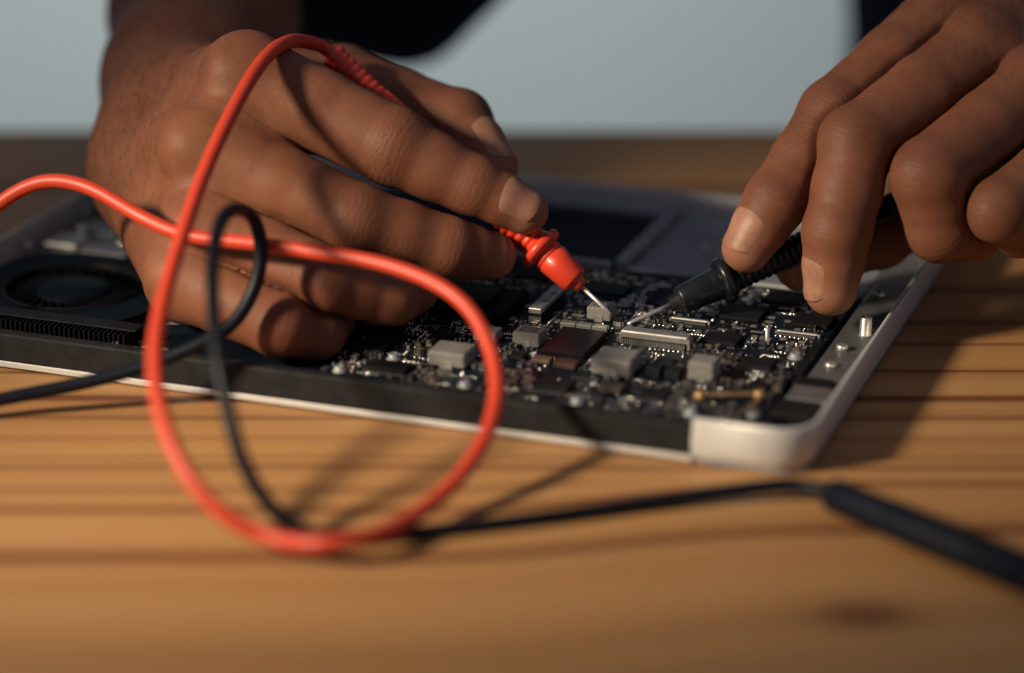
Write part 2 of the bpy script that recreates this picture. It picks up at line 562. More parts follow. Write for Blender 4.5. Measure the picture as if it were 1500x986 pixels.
# side port hardware by the right rim
for (u0, u1, v0, v1, h, m) in ((306, 319, 24, 37, 9.6, 'chip'), (307, 320, 40, 52, 8.6, 'alu_shaded'), (305.5, 318, 54, 61, 8.2, 'black'), (296, 309, 12, 22, 9.0, 'black')):
    lbox('port_housing', u0, u1, v0, v1, 4.0, h + 1.8, M[m], .6)

# ------------------------------------------------------------------ fan, heat sink
fan = empty('fan')
fan.parent = laptop
fan.location = (44 * mm, 60 * mm, 4.0 * mm)
bm = bmesh.new()
n = 40
R0, R1 = 24.0, 33.0
ri, ro = [], []
for k in range(n):
    a = 2 * math.pi * k / n
    ri.append((R0 * math.cos(a), R0 * math.sin(a)))
    s = min(36 / max(abs(math.cos(a)), 1e-3), 35 / max(abs(math.sin(a)), 1e-3), 41)
    ro.append((s * math.cos(a), s * math.sin(a)))
L = []
for ring, zs in ((ro, (0, 5.6)), (ri, (5.6, 0))):
    for z in zs:
        L.append([bm.verts.new((x * mm, y * mm, z * mm)) for x, y in ring])
for a in range(3):
    for k in range(n):
        j = (k + 1) % n
        bm.faces.new((L[a][k], L[a][j], L[a + 1][j], L[a + 1][k]))
link_mesh('fan_housing', from_bm('fan_housing', bm, M['navy']), fan)
bm = bmesh.new()
add_lathe(bm, [(0.3 * mm, 13.2 * mm), (4.6 * mm, 13.2 * mm), (5.3 * mm, 12.4 * mm), (5.4 * mm, 0.5 * mm)], n=36)
hub = link_mesh('fan_hub', from_bm('fan_hub', bm, M['navy']), fan)
bm = bmesh.new()
add_lathe(bm, [(0, 24.9 * mm), (5.9 * mm, 24.9 * mm), (6.3 * mm, 24.4 * mm), (5.9 * mm, 23.9 * mm), (4.0 * mm, 23.8 * mm)], n=44, cap=False)
link_mesh('fan_ring', from_bm('fan_ring', bm, M['black']), fan)
bm = bmesh.new()
add_box(bm, 12.6 * mm, 23.2 * mm, -.35 * mm, .35 * mm, .4 * mm, 4.4 * mm)
for f in bm.verts:
    f.co.y += (f.co.x - .0126) ** 2 * 60
bl = from_bm('fan_blade', bm, M['black'])
for k in range(29):
    link_mesh('fan_blade', bl, fan, (0, 0, 0), 2 * math.pi * k / 29)

sink = lbox('heat_sink', 8, 92, 11.0, 22.0, 4.0, 5.0, M['black'], .2)
bm = bmesh.new(); add_box(bm, -.3 * mm, .3 * mm, 0, 9.6 * mm, 0, 8.2 * mm)
fin = from_bm('fin', bm, M['black'])
for k in range(44):
    link_mesh('fin', fin, sink, ((10 + k * 1.85) * mm, 11.6 * mm, 5.0 * mm))
lbox('heat_sink_cover', 8, 92, 15.6, 22.6, 13.2, 13.9, M['black'], .25, sink)
hp = spline([np.array(p) * mm for p in ((10, 26.5, 8.6), (60, 26.2, 8.6), (88, 27.5, 8.7), (104, 33, 9), (120, 42, 9.2), (150, 50, 9.4), (172, 55, 9.6))], 8)
pipe = link_mesh('heat_pipe', tube_mesh('heat_pipe', hp, 2.7 * mm, M['navy'], 14), laptop)
lbox('heat_spreader', 100, 158, 12, 60, 4.0, 9.2, M['navy'], .8)
lbox('drive_cover', 84, 150, 64, 140, 4.0, 9.4, M['black'], .9)
for (u0, u1, v0, v1, h) in ((6, 20, 104, 118, 4.5), (22, 42, 102, 112, 4.0), (46, 64, 101, 111, 5.0), (66, 80, 104, 118, 4.2), (8, 26, 124, 138, 3.6), (30, 52, 118, 132, 3.2), (56, 78, 122, 138, 4.6)):
    lbox('ribbon_connector', u0, u1, v0, v1, 4.0, 4.0 + h, M[rnd.choice(['alu_in', 'silver', 'black', 'alu_in'])], .5)
for (uu, vv) in ((4.5, 140), (14, 121), (44, 115), (60, 118), (5, 96), (86, 14), (88, 8.5), (95, 9), (98, 10.5), (105, 11), (112, 10.2)):
    bm = bmesh.new()
    add_lathe(bm, [(0, 1.9 * mm), (2.0 * mm, 1.9 * mm), (2.5 * mm, 1.3 * mm)], n=14)
    link_mesh('screw', from_bm('screw', bm, M['silver']), laptop, (uu * mm, vv * mm, 8.2 * mm))

# ------------------------------------------------------------------ logic board
bm = bmesh.new()
outline = [(160, 10.5), (286, 10.5), (289, 14), (304, 14), (304, 58), (306.5, 62), (306.5, 141), (300, 143.5), (222, 143.5), (214, 140), (160, 140)]
vb = [bm.verts.new((x * mm, y * mm, 8.3 * mm)) for x, y in outline]
vt = [bm.verts.new((x * mm, y * mm, 9.6 * mm)) for x, y in outline]
bm.faces.new(list(reversed(vb))); bm.faces.new(vt)
for k in range(len(outline)):
    j = (k + 1) % len(outline)
    bm.faces.new((vb[k], vb[j], vt[j], vt[k]))
board = link_mesh('logic_board', from_bm('logic_board', bm, M['pcb']), laptop)
board['label'] = 'dark blue circuit board crowded with small chips and grey coils'
ZB = 9.6
taken = []

def place(name, me, u, v, du, dv, z=ZB, rz=0.0):
    taken.append((u - du / 2, u + du / 2, v - dv / 2, v + dv / 2))
    return link_mesh(name, me, board, (u * mm, v * mm, z * mm), rz)

def free(u, v, du, dv, gap=0.35):
    a, b, c, d = u - du / 2 - gap, u + du / 2 + gap, v - dv / 2 - gap, v + dv / 2 + gap
    return all(b < t[0] or a > t[1] or d < t[2] or c > t[3] for t in taken)

def coil_mesh(w, d, h, marked):
    bm = bmesh.new()
    W, D = w / 2 * mm, d / 2 * mm
    add_box(bm, -W, W, -D, D, .35 * mm, h * mm, 0, min(w, d) * .09 * mm, 3)
    for s in (-1, 1):
        y0, y1 = sorted((s * (D - .3 * mm), s * (D + .28 * mm)))
        add_box(bm, -W * .34, W * .34, y0, y1, 0, h * .46 * mm, 1, .12 * mm)
    if marked:
        t, zz = .55 * mm, h * mm
        for k in range(3):
            xa = -W * .66 + k * W * .47
            xb = xa + W * .36
            for yc in (D * .34, -D * .34):
                hh = D * .24
                for (x0, x1, y0, y1) in ((xa, xb, yc + hh - t, yc + hh), (xa, xb, yc - hh, yc - hh + t), (xa, xa + t, yc - hh + t, yc + hh - t), (xb - t, xb, yc - hh + t, yc + hh - t)):
                    if rnd.random() < .8:
                        add_box(bm, x0, x1, y0, y1, zz, zz + .04 * mm, 2)
    return from_bm('coil', bm, [M['ferrite'], M['silver'], M['ink']])

def chip_mesh(w, d, h, mat='chip', legs=False, bev=.25):
    bm = bmesh.new()
    W, D = w / 2 * mm, d / 2 * mm
    add_box(bm, -W, W, -D, D, .12 * mm, h * mm, 0, bev * mm)
    if legs:
        nl = max(3, int(w / .9))
        for s in (-1, 1):
            for k in range(nl):
                x = -W + (k + .5) * 2 * W / nl
                y0, y1 = sorted((s * (D - .05 * mm), s * (D + .7 * mm)))
                add_box(bm, x - .17 * mm, x + .17 * mm, y0, y1, 0, .3 * mm, 1)
    return from_bm('chip', bm, [M[mat], M['silver']])

# the coils one can pick out
for (u, v, w, d, h, mk) in ((197.5, 34, 13.2, 11.5, 5.6, 0), (215, 59.5, 9.4, 7.8, 5.2, 1), (229.5, 92, 8.6, 7.6, 5.0, 1), (250, 45, 13.6, 12.6, 6.2, 0),
                            (278, 49, 8.6, 8.6, 6.6, 0), (200.5, 58.5, 8.4, 6.6, 4.0, 0)):
    place('coil', coil_mesh(w, d, h, mk), u, v, w + 1, d + 1.4)
# plum coloured processor with its metal bar, maroon chip below it
place('processor', chip_mesh(15.5, 24, 2.2, 'chip_sheen', False, .3), 229.3, 62.5, 17, 25)
bm = bmesh.new()
for k in range(3):
    add_box(bm, (-8.2 + k * 5.6) * mm, (-2.9 + k * 5.6) * mm, -1.5 * mm, 1.5 * mm, .2 * mm, 2.6 * mm, 0, .2 * mm)
add_box(bm, -8.4 * mm, 8.4 * mm, -1.2 * mm, 1.2 * mm, 0, 1.6 * mm, 1)
place('shield_clip', from_bm('shield_clip', bm, [M['silver'], M['black']]), 228.0, 78.0, 18, 4)
place('chip', chip_mesh(7.5, 5.5, 2.0, 'chip_red'), 233.5, 43.5, 8.5, 6.5)
place('chip', chip_mesh(6.5, 4.0, 1.6, 'cap'), 224.5, 45.0, 7, 5)
# memory slot card: large black package under the fingers
place('memory_card', chip_mesh(36, 29, 3.6, 'navy', False, .5), 182, 87, 37, 30)
place('chip', chip_mesh(22, 18, 1.6, 'chip'), 181, 90, .1, .1, ZB + 3.6)
# the two bright metal connectors
bm = bmesh.new()
add_box(bm, -2.3 * mm, 2.3 * mm, -13 * mm, 13 * mm, 3.2 * mm, 5.2 * mm, 0, .35 * mm, 2)
add_box(bm, -1.9 * mm, 1.9 * mm, -12.6 * mm, 12.6 * mm, 0, 3.2 * mm, 1)
for yy in (-4.5, 4.0):
    add_box(bm, -.2 * mm, 2.0 * mm, (yy - .5) * mm, (yy + .5) * mm, 5.2 * mm, 5.24 * mm, 1)
for k in range(9):
    add_box(bm, (-1.9 + .48 * k) * mm, (-1.65 + .48 * k) * mm, -13.6 * mm, -12.7 * mm, 0, 2.2 * mm, 0)
place('connector', from_bm('connector', bm, [M['silver'], M['black']]), 209.5, 93, 6, 28)
def long_connector(Ln, dep, h):
    bm = bmesh.new()
    add_box(bm, -Ln / 2 * mm, Ln / 2 * mm, -dep / 2 * mm, dep / 2 * mm, h * .45 * mm, h * mm, 0, .5 * mm, 2)
    add_box(bm, (-Ln / 2 + .4) * mm, (Ln / 2 - .4) * mm, (-dep / 2 + .3) * mm, (dep / 2 - .3) * mm, 0, h * .45 * mm, 1)
    nt = int(Ln / .8)
    for k in range(nt):
        x = (-Ln / 2 + .6 + k * (Ln - 1.2) / nt) * mm
        add_box(bm, x, x + .3 * mm, (-dep / 2 - .35) * mm, (-dep / 2 + .32) * mm, 0, h * .4 * mm, 0)
        add_box(bm, x, x + .3 * mm, (dep / 2 - .1) * mm, (dep / 2 + .3) * mm, h * .7 * mm, h * 1.06 * mm, 1)
    for s in (-1, 1):
        a, b = sorted((s * (Ln / 2 - .2) * mm, s * (Ln / 2 + .7) * mm))
        add_box(bm, a, b, -dep / 2 * mm, dep / 2 * mm, 0, h * .8 * mm, 0, .2 * mm)
    return from_bm('connector', bm, [M['silver'], M['black']])
place('connector', long_connector(23, 5.0, 4.6), 254.5, 73.5, 25, 6.4)
place('connector', long_connector(13, 1.6, 1.6), 259, 98, 16, 3)
place('connector', long_connector(14, 1.5, 1.5), 296.5, 98, 17, 3)
# tall post and copper strap near the corner
bm = bmesh.new()
add_lathe(bm, [(0, 1.0 * mm), (.5 * mm, .75 * mm), (5.5 * mm, .7 * mm), (5.8 * mm, .4 * mm)], n=12)
place('pin', from_bm('pin', bm, M['silver']), 289, 86, 2, 2)
bm = bmesh.new()
add_box(bm, -9.5 * mm, 9.5 * mm, -1.3 * mm, 1.3 * mm, 2.4 * mm, 3.0 * mm, 0, .2 * mm)
for s in (-1, 1):
    add_lathe(bm, [(0, 1.9 * mm), (3.3 * mm, 1.9 * mm), (3.8 * mm, 1.3 * mm)], axis_o=(s * 9.2 * mm, 0, 0), n=14)
place('copper_strap', from_bm('copper_strap', bm, M['brass']), 291.5, 31.5, 22, 5, ZB, math.radians(22))
# the tested part between the probe tips
bm = bmesh.new()
add_box(bm, -1.5 * mm, 1.5 * mm, -1.4 * mm, 1.4 * mm, .1 * mm, 2.9 * mm, 0, .2 * mm)
for s in (-1, 1):
    a, b = sorted((s * 1.1 * mm, s * 1.75 * mm))
    add_box(bm, a, b, -1.3 * mm, 1.3 * mm, 0, 1.6 * mm, 1, .1 * mm)
add_box(bm, -1.0 * mm, 1.0 * mm, -1.62 * mm, -1.3 * mm, 0, 1.5 * mm, 1, .08 * mm)
place('capacitor', from_bm('capacitor', bm, [M['res'], M['silver']]), 237.2, 87.6, 4, 4)
place('solder_joint', from_bm(*(lambda b: (add_lathe(b, [(0, 1.3 * mm), (.5 * mm, 1.1 * mm), (.95 * mm, .6 * mm), (1.1 * mm, .1 * mm)], n=14), ('solder_joint', b, M['silver']))[1])(bmesh.new())), 241.2, 87.0, 2.6, 2.6)

# flat packages
for (u, v, w, d, h, lg, m) in ((274, 84, 12, 10, 1.6, True, 'chip'), (274, 112, 14, 14, 1.5, False, 'chip'), (245, 118, 12, 16, 1.4, False, 'navy'),
                              (222, 120, 16, 12, 1.4, True, 'chip'), (298, 112, 13, 12, 1.5, False, 'chip'), (168, 40, 10, 16, 1.8, True, 'chip'),
                              (180, 22, 14, 8, 1.6, True, 'chip'), (268, 28, 9, 8, 1.5, True, 'chip'), (236, 24, 11, 8, 1.6, True, 'chip'),
                              (291, 66, 11, 9, 1.4, True, 'chip'), (263, 56, 6.5, 5, 1.8, False, 'res'), (270.5, 60, 5.5, 4, 1.8, False, 'res'),
                              (262.5, 46, 5, 6, 3.2, False, 'res'), (269, 46, 5, 6, 3.2, False, 'res'), (186, 55, 8, 7, 1.5, True, 'chip'), (208, 25, 10, 9, 1.6, True, 'chip'),
                              (297, 44, 7, 7, 2.0, False, 'chip'), (254, 28, 7, 6, 1.8, False, 'cap'), (190, 128, 26, 14, 1.6, False, 'navy'), (252, 134, 18, 10, 1.4, True, 'chip'),
                              (285, 132, 16, 12, 1.4, True, 'chip'), (180, 68.2, 6, 4, 1.4, True, 'chip'), (216, 46, 5, 6, 1.6, False, 'res')):
    if free(u, v, w, d, 0.0):
        place('chip', chip_mesh(w, d, h, m, lg), u, v, w + (0 if not lg else .2), d + (1.6 if lg else 0))

# screws through the board
bm = bmesh.new()
add_lathe(bm, [(0, 2.6 * mm), (.35 * mm, 2.6 * mm), (.36 * mm, 1.9 * mm), (1.5 * mm, 1.9 * mm), (1.9 * mm, 1.3 * mm), (1.9 * mm, .8 * mm), (1.2 * mm, .7 * mm)], n=18)
scr = from_bm('screw', bm, M['alu_in'])
for (u, v) in ((178, 31.5), (209, 16), (302, 20), (247, 15), (300, 128), (166, 15), (283, 17.5), (232.6, 108), (301, 77)):
    place('screw', scr, u, v, 6, 6)

# bare contact pads
pads = [((w, d), (lambda b: (add_box(b, -w / 2 * mm, w / 2 * mm, -d / 2 * mm, d / 2 * mm, 0, .12 * mm, 0, .03 * mm), from_bm('contact_pad', b, M['silver']))[1])(bmesh.new()))
        for w, d in ((3.4, 2.2), (2.2, 2.2), (4.6, 1.6), (1.6, 3.4))]
npad = 0
for k in range(900):
    u, v = rnd.uniform(214, 303), rnd.uniform(84, 140)
    (w, d), me = rnd.choice(pads)
    if npad < 95 and math.sin(u * .3) + math.sin(v * .35 + 1) > -.5 and free(u, v, w, d, .5):
        place('contact_pad', me, u, v, w + .5, d + .5)
        npad += 1

# small two-ended parts: capacitors (tan) and resistors (black), each its own piece
def two_end(w, d, h, mat, e=.26):
    bm = bmesh.new()
    W, D, H = w / 2 * mm, d / 2 * mm, h * mm
    add_box(bm, -W * (1 - 2 * e) , W * (1 - 2 * e), -D * .94, D * .94, .08 * mm, H * .96, 0, .06 * mm)
    for s in (-1, 1):
        a, b = sorted((s * W * (1 - 2 * e), s * W))
        add_box(bm, a, b, -D, D, 0, H, 1, .12 * mm)
    for s in (-1, 1):
        add_box(bm, s * W - .3 * mm, s * W + .3 * mm, -D * .8, D * .8, 0, .25 * mm, 1, .08 * mm)
    return from_bm('two_end', bm, [M[mat], M['solder']])
caps = [((w, d), two_end(w, d, h, m)) for w, d, h, m in ((2.0, 1.2, 1.3, 'cap'), (2.6, 1.6, 1.7, 'cap'), (1.6, .9, .9, 'cap'), (3.2, 2.0, 2.0, 'cap'), (1.3, .8, .8, 'cap'), (2.2, 1.3, 1.3, 'res'))]
ress = [((w, d), two_end(w, d, h, 'res')) for w, d, h in ((2.2, 1.2, .8), (1.7, 1.0, .7), (3.0, 1.9, 1.6), (2.6, 2.2, 2.2))]
ncap = nres = 0
zones = ((162, 303, 12, 84, 1.0), (162, 304, 84, 141, .8))
cand = []
for (u0, u1, v0, v1, p) in zones:
    v = v0
    while v < v1:
        u = u0
        while u < u1:
            cand.append((v + rnd.uniform(-.5, .5), u + rnd.uniform(-.5, .5), p))
            u += 2.75
        v += 2.55
for (v, u, p) in cand:
    clump = math.sin(u * .23 + 1.3) + math.sin(v * .31 + u * .11) + rnd.uniform(-1.1, 1.1)
    if clump < .0 or u > 303:
        continue
    pickc = (math.sin(u * .4 + v * .25) + rnd.uniform(-.9, .9)) > .35
    if pickc and ncap >= 296: pickc = False
    if not pickc and nres >= 296:
        continue
    (w, d), me = rnd.choice(caps if pickc else ress)
    turn = rnd.random() < .45
    W, D = (d, w) if turn else (w, d)
    if not free(u, v, W, D, .22):
        continue
    place('capacitor' if pickc else 'resistor', me, u, v, W + .4, D + .2, ZB, (math.pi / 2 if turn else 0) + rnd.gauss(0, .02))
    if pickc: ncap += 1
    else: nres += 1
# rows of solder dots, too small to pick apart singly
bm = bmesh.new()
def dot(u, v, r, h):
    c = Vector((u * mm, v * mm, ZB * mm))
    ring = [bm.verts.new(c + Vector((math.cos(a) * r * mm, math.sin(a) * r * mm, 0))) for a in (0, 1.257, 2.513, 3.77, 5.027)]
    ring2 = [bm.verts.new(c + Vector((math.cos(a) * r * .75 * mm, math.sin(a) * r * .75 * mm, h * .7 * mm))) for a in (0, 1.257, 2.513, 3.77, 5.027)]
    top = bm.verts.new(c + Vector((0, 0, h * mm)))
    for k in range(5):
        f = bm.faces.new((ring[k], ring[(k + 1) % 5], ring2[(k + 1) % 5], ring2[k])); f.smooth = True
        f = bm.faces.new((ring2[k], ring2[(k + 1) % 5], top)); f.smooth = True
for k in range(420):
    u, v = rnd.uniform(163, 302), rnd.uniform(13, 139)
    nrow, hor, st = rnd.randint(3, 9), rnd.random() < .6, rnd.choice((1.0, 1.3, 1.6))
    for q in range(nrow):
        a, b = (u + q * st, v) if hor else (u, v + q * st)
        if a < 303 and b < 140 and free(a, b, .7, .7, .05):
            dot(a, b, rnd.uniform(.28, .6), rnd.uniform(.3, .7))
so = link_mesh('solder_dots', from_bm('solder_dots', bm, M['solder']), board)
so['kind'] = 'stuff'

# ================================================================== test leads
def turned(name, prof, o, d, mat, parent, n=28):
    bm = bmesh.new()
    add_lathe(bm, [(t * mm, r * mm) for t, r in prof], axis_o=o, axis_d=d, n=n)
    return link_mesh(name, from_bm(name, bm, mat), parent)

def ribs(t0, t1, r, amp, pitch):
    out = []
    k = int(round((t1 - t0) / pitch))
    for i in range(k):
        a = t0 + i * (t1 - t0) / k
        p = (t1 - t0) / k
        out += [(a, r - amp), (a + p * .18, r - amp * .2), (a + p * .35, r), (a + p * .6, r), (a + p * .78, r - amp * .2), (a + p * .95, r - amp)]
    return out

# red probe: from its tip on the tested part up between finger and thumb
RT0 = at(897, 462, 0)
RT1 = at(489, 82, 15)
rd = (RT1 - RT0); RLEN = np.linalg.norm(rd) / mm; rd = rd / np.linalg.norm(rd)
rlead = empty('red_test_lead', RT0)
tag(rlead, 'red multimeter test lead with ribbed probe, its cable curled in a big loop', 'test lead')
def rchild(o):
    o.location = -Vector(RT0)
    return o
rchild(turned('needle', [(0, .10), (2.6, .55), (4.0, .64), (15.5, .75)], RT0, rd, M['steel'], rlead, 18))
grip = rchild(turned('grip', [(14.2, 1.6), (14.3, 2.5), (16.6, 2.9), (16.9, 3.0), (17.2, 4.6), (17.9, 5.0), (24, 5.4), (28.2, 5.75), (28.5, 5.35), (29.0, 5.35), (29.3, 5.7), (30.2, 5.5), (31.0, 5.2)]
                       + ribs(36.5, 54, 5.4, 1.0, 2.9) + [(54.5, 4.9), (60, 5.0), (84, 4.9), (100, 4.5), (RLEN - 22, 4.1)], RT0, rd, M['red'], rlead))
fl = rchild(turned('finger_guard', [(30.6, 4.4), (31.4, 6.0), (32.0, 7.7), (32.8, 8.2), (34.0, 8.2), (34.8, 7.7), (35.2, 6.0), (36.8, 5.2), (37.2, 4.4)], RT0, rd, M['red'], rlead))
rchild(turned('strain_relief', [(RLEN - 24, 3.9)] + ribs(RLEN - 22, RLEN - 2, 4.2, .7, 2.9) + [(RLEN - 1.6, 4.4), (RLEN + .6, 4.3), (RLEN + 1.0, 2.6)], RT0, rd, M['red'], rlead))
cpts = [RT1 - rd * .004, RT1 + rd * .004] + [at(*p) for p in ((456, 63, 10), (424, 60, -4), (388, 84, -19), (342, 160, -40), (300, 250, -60), (262, 360, -84), (234, 460, -106), (226, 540, -122),
        (240, 620, -135), (277, 700, -145), (335, 760, -149), (400, 789, -150))] + [onz(480, 797, .0080), onz(560, 780, .0068)] + [at(*p) for p in (
        (640, 733, -130), (700, 663, -114), (727, 590, -100), (722, 520, -88), (690, 455, -78), (640, 416, -70), (560, 386, -62), (450, 368, -53),
        (360, 355, -47), (270, 345, -41), (200, 314, -34), (135, 276, -27), (75, 264, -22), (25, 280, -18), (-40, 330, -14), (-120, 400, -10))]
rchild(link_mesh('cable', tube_mesh('red_cable', spline(cpts), 2.4 * mm, M['red_lead']), rlead))

# black probe
BT0 = at(916, 476, 1)
BT1 = at(1330, 292, 17)
bd = (BT1 - BT0); BLEN = np.linalg.norm(bd) / mm; bd = bd / np.linalg.norm(bd)
bprobe = empty('black_test_probe', BT0)
tag(bprobe, 'black ribbed multimeter probe held under the fingers, its steel tip on the board', 'test probe')
def bchild(o):
    o.location = -Vector(BT0)
    return o
bchild(turned('needle', [(0, .12), (2.4, .6), (4.0, .68), (18.5, .8)], BT0, bd, M['steel'], bprobe, 18))
bchild(turned('grip', [(16.8, 1.7), (16.9, 2.6), (20.0, 3.1), (20.4, 4.6), (21.2, 5.0), (27, 5.2), (31.5, 5.5), (32, 5.2), (32.6, 5.5), (35.5, 5.6)]
                + ribs(41.5, 84, 5.2, .9, 2.5) + [(85, 4.8), (BLEN, 4.6)], BT0, bd, M['blk_gloss'], bprobe))
bchild(turned('finger_guard', [(35.0, 5.0), (35.6, 6.8), (36.2, 7.8), (37, 8.2), (38.2, 8.2), (39, 7.7), (39.6, 6.4), (41.0, 5.6), (42, 4.6)], BT0, bd, M['blk_gloss'], bprobe))
bq = spline([BT1 - bd * .006, BT1 + bd * .012, at(1440, 240, 34), at(1560, 200, 46), at(1680, 260, 50)], 8)
bchild(link_mesh('cable', tube_mesh('black_probe_cable', bq, 2.3 * mm, M['blk_lead']), bprobe))

# black lead lying on the table, looped up over the hand's little finger side
bpts = [at(*p) for p in ((-140, 612, -62), (-60, 600, -58), (0, 585, -55), (100, 566, -53), (200, 541, -53), (290, 506, -54), (342, 474, -54), (374, 420, -53), (383, 362, -54), (373, 322, -56),
        (350, 306, -70), (326, 318, -88), (313, 370, -108), (312, 440, -122), (319, 520, -132), (334, 600, -138), (353, 670, -142), (388, 733, -144), (432, 772, -145))] + \
       [onz(*p) for p in ((490, 789, .0026), (580, 783, .0024), (750, 764, .0024), (850, 751, .0024), (960, 735, .0026), (1080, 718, .0040), (1165, 710, .0052), (1210, 720, .0056), (1240, 732, .0056))]
blead = empty('black_test_lead', onz(490, 789, 0))
tag(blead, 'black test lead cable with thick plug sleeve, crossing the wood in front of the laptop', 'test lead')
off = -Vector(onz(490, 789, 0))
cb = link_mesh('cable', tube_mesh('black_cable', spline(bpts), 2.25 * mm, M['blk_lead']), blead)
cb.location = off
e0, e1 = onz(1218, 724, .0056), onz(1640, 897, .0062)
ed = e1 - e0; el = np.linalg.norm(ed) / mm; ed = ed / np.linalg.norm(ed)
sl = turned('plug_sleeve', [(-1, 2.3), (0, 4.4), (1.2, 5.0), (12, 5.2), (30, 5.6), (el, 5.8)], e0, ed, M['blk_rub'], blead)
sl.location = off

# ================================================================== the person: arms by implicit surface
def smin(a, b, k):
    h = np.clip(0.5 + 0.5 * (b - a) / k, 0, 1)
    return b * (1 - h) + a * h - k * h * (1 - h)

_p2 = [None, None]
def P2(P):                           # squared lengths, kept for the array in hand
    if _p2[0] is not P:
        _p2[0] = P
        _p2[1] = np.einsum('ij,ij->i', P, P)
    return _p2[1]

def seg(P, a, b, ra, rb):
    d = b - a
    dd = max(d @ d, 1e-9)
    pa = P @ d - a @ d
    t = np.clip(pa / dd, 0, 1)
    w2 = P2(P) - 2 * (P @ a) + a @ a
    return np.sqrt(np.maximum(w2 - 2 * t * pa + t * t * dd, 0)) - (ra + (rb - ra) * t)

def chain(P, nodes, k):
    out = None
    for (a, ra), (b, rb) in zip(nodes[:-1], nodes[1:]):
        d = seg(P, a, b, ra, rb)
        out = d if out is None else smin(out, d, k)
    return out

def ball(P, c, r):
    return np.sqrt(((P - c) ** 2).sum(1)) - r

def polygonise(f, lo, hi, h):
    B = 8
    nb = np.ceil((hi - lo) / (h * B)).astype(int)
    n = nb * B + 1
    D = np.full(n, 1e3, np.float32)
    gi = np.stack(np.meshgrid(*[np.arange(k) for k in nb], indexing='ij'), -1).reshape(-1, 3)
    cen = lo + (gi + .5) * B * h
    dc = f(cen)
    act = np.abs(dc) < B * h * .88 + 1.0
    for g, d0 in zip(gi[~act], dc[~act]):
        if d0 < 0:
            D[g[0] * B:g[0] * B + B + 1, g[1] * B:g[1] * B + B + 1, g[2] * B:g[2] * B + B + 1] = -1e3
    loc = np.stack(np.meshgrid(*[np.arange(B + 1)] * 3, indexing='ij'), -1).reshape(-1, 3)
    A = gi[act]
    for s in range(0, len(A), 400):
        idx = (A[s:s + 400, None, :] * B + loc[None]).reshape(-1, 3)
        D[idx[:, 0], idx[:, 1], idx[:, 2]] = f(lo + idx * h)
    S = D < 0
    cnt = np.zeros(n - 1, np.int8)
    cor = [(i, j, k) for i in (0, 1) for j in (0, 1) for k in (0, 1)]
    sl = lambda i, j, k: (slice(i, n[0] - 1 + i), slice(j, n[1] - 1 + j), slice(k, n[2] - 1 + k))
    for c in cor:
        cnt += S[sl(*c)]
    cells = np.argwhere((cnt > 0) & (cnt < 8))
    vid = np.full(n - 1, -1, np.int64)
    vid[cells[:, 0], cells[:, 1], cells[:, 2]] = np.arange(len(cells))
    vals = {c: D[cells[:, 0] + c[0], cells[:, 1] + c[1], cells[:, 2] + c[2]].astype(float) for c in cor}
    acc = np.zeros((len(cells), 3)); num = np.zeros(len(cells))
    for c in cor:
        for ax in range(3):
            if c[ax] == 0:
                e = list(c); e[ax] = 1; e = tuple(e)
                a, b = vals[c], vals[e]
                m = (a < 0) != (b < 0)
                t = np.where(m, a / np.where(m, a - b, 1), 0)
                p = np.array(c, float)[None].repeat(len(cells), 0)
                p[:, ax] += t
                acc[m] += p[m]; num[m] += 1
    V = lo + (cells + acc / num[:, None]) * h
    quads = []
    for ax in range(3):
        o1, o2 = (ax + 1) % 3, (ax + 2) % 3
        s0 = [slice(0, None)] * 3; s1 = [slice(0, None)] * 3
        s0[ax] = slice(0, -1); s1[ax] = slice(1, None)
        ch = np.argwhere(S[tuple(s0)] != S[tuple(s1)])
        ch = ch[(ch[:, o1] > 0) & (ch[:, o2] > 0) & (ch[:, o1] < n[o1] - 1) & (ch[:, o2] < n[o2] - 1)]
        ins = S[ch[:, 0], ch[:, 1], ch[:, 2]]
        q = []
        for d1, d2 in ((-1, -1), (0, -1), (0, 0), (-1, 0)):
            c = ch.copy(); c[:, o1] += d1; c[:, o2] += d2
            q.append(vid[c[:, 0], c[:, 1], c[:, 2]])
        q = np.stack(q, 1)
        q[~ins] = q[~ins][:, ::-1]
        quads.append(q)
    Q = np.concatenate(quads)
    Q = Q[(Q >= 0).all(1)]
    return V, Q

def grad(f, V, e=.15):
    g = np.zeros_like(V)
    for s in ((1, -1, -1), (-1, -1, 1), (-1, 1, -1), (1, 1, 1)):
        s = np.array(s, float)
        g += s * f(V + s * e)[:, None]
    return g / (np.linalg.norm(g, axis=1, keepdims=True) + 1e-9)

def np_mesh(name, V, Q, mat):
    me = bpy.data.meshes.new(name)
    me.vertices.add(len(V)); me.vertices.foreach_set('co', (V * mm).astype(np.float32).ravel())
    me.loops.add(len(Q) * 4); me.loops.foreach_set('vertex_index', Q.astype(np.int32).ravel())
    me.polygons.add(len(Q))
    me.polygons.foreach_set('loop_start', np.arange(0, len(Q) * 4, 4, dtype=np.int32))
    me.polygons.foreach_set('use_smooth', np.ones(len(Q), bool))
    me.update(calc_edges=True)
    me.validate()
    me.materials.append(mat)
    return me

def N(v):
    return v / (np.linalg.norm(v) + 1e-9)

def J(x, y, rel, r):                 # joint: position (mm), radius (mm)
    return (at(x, y, rel) * 1000, float(r))

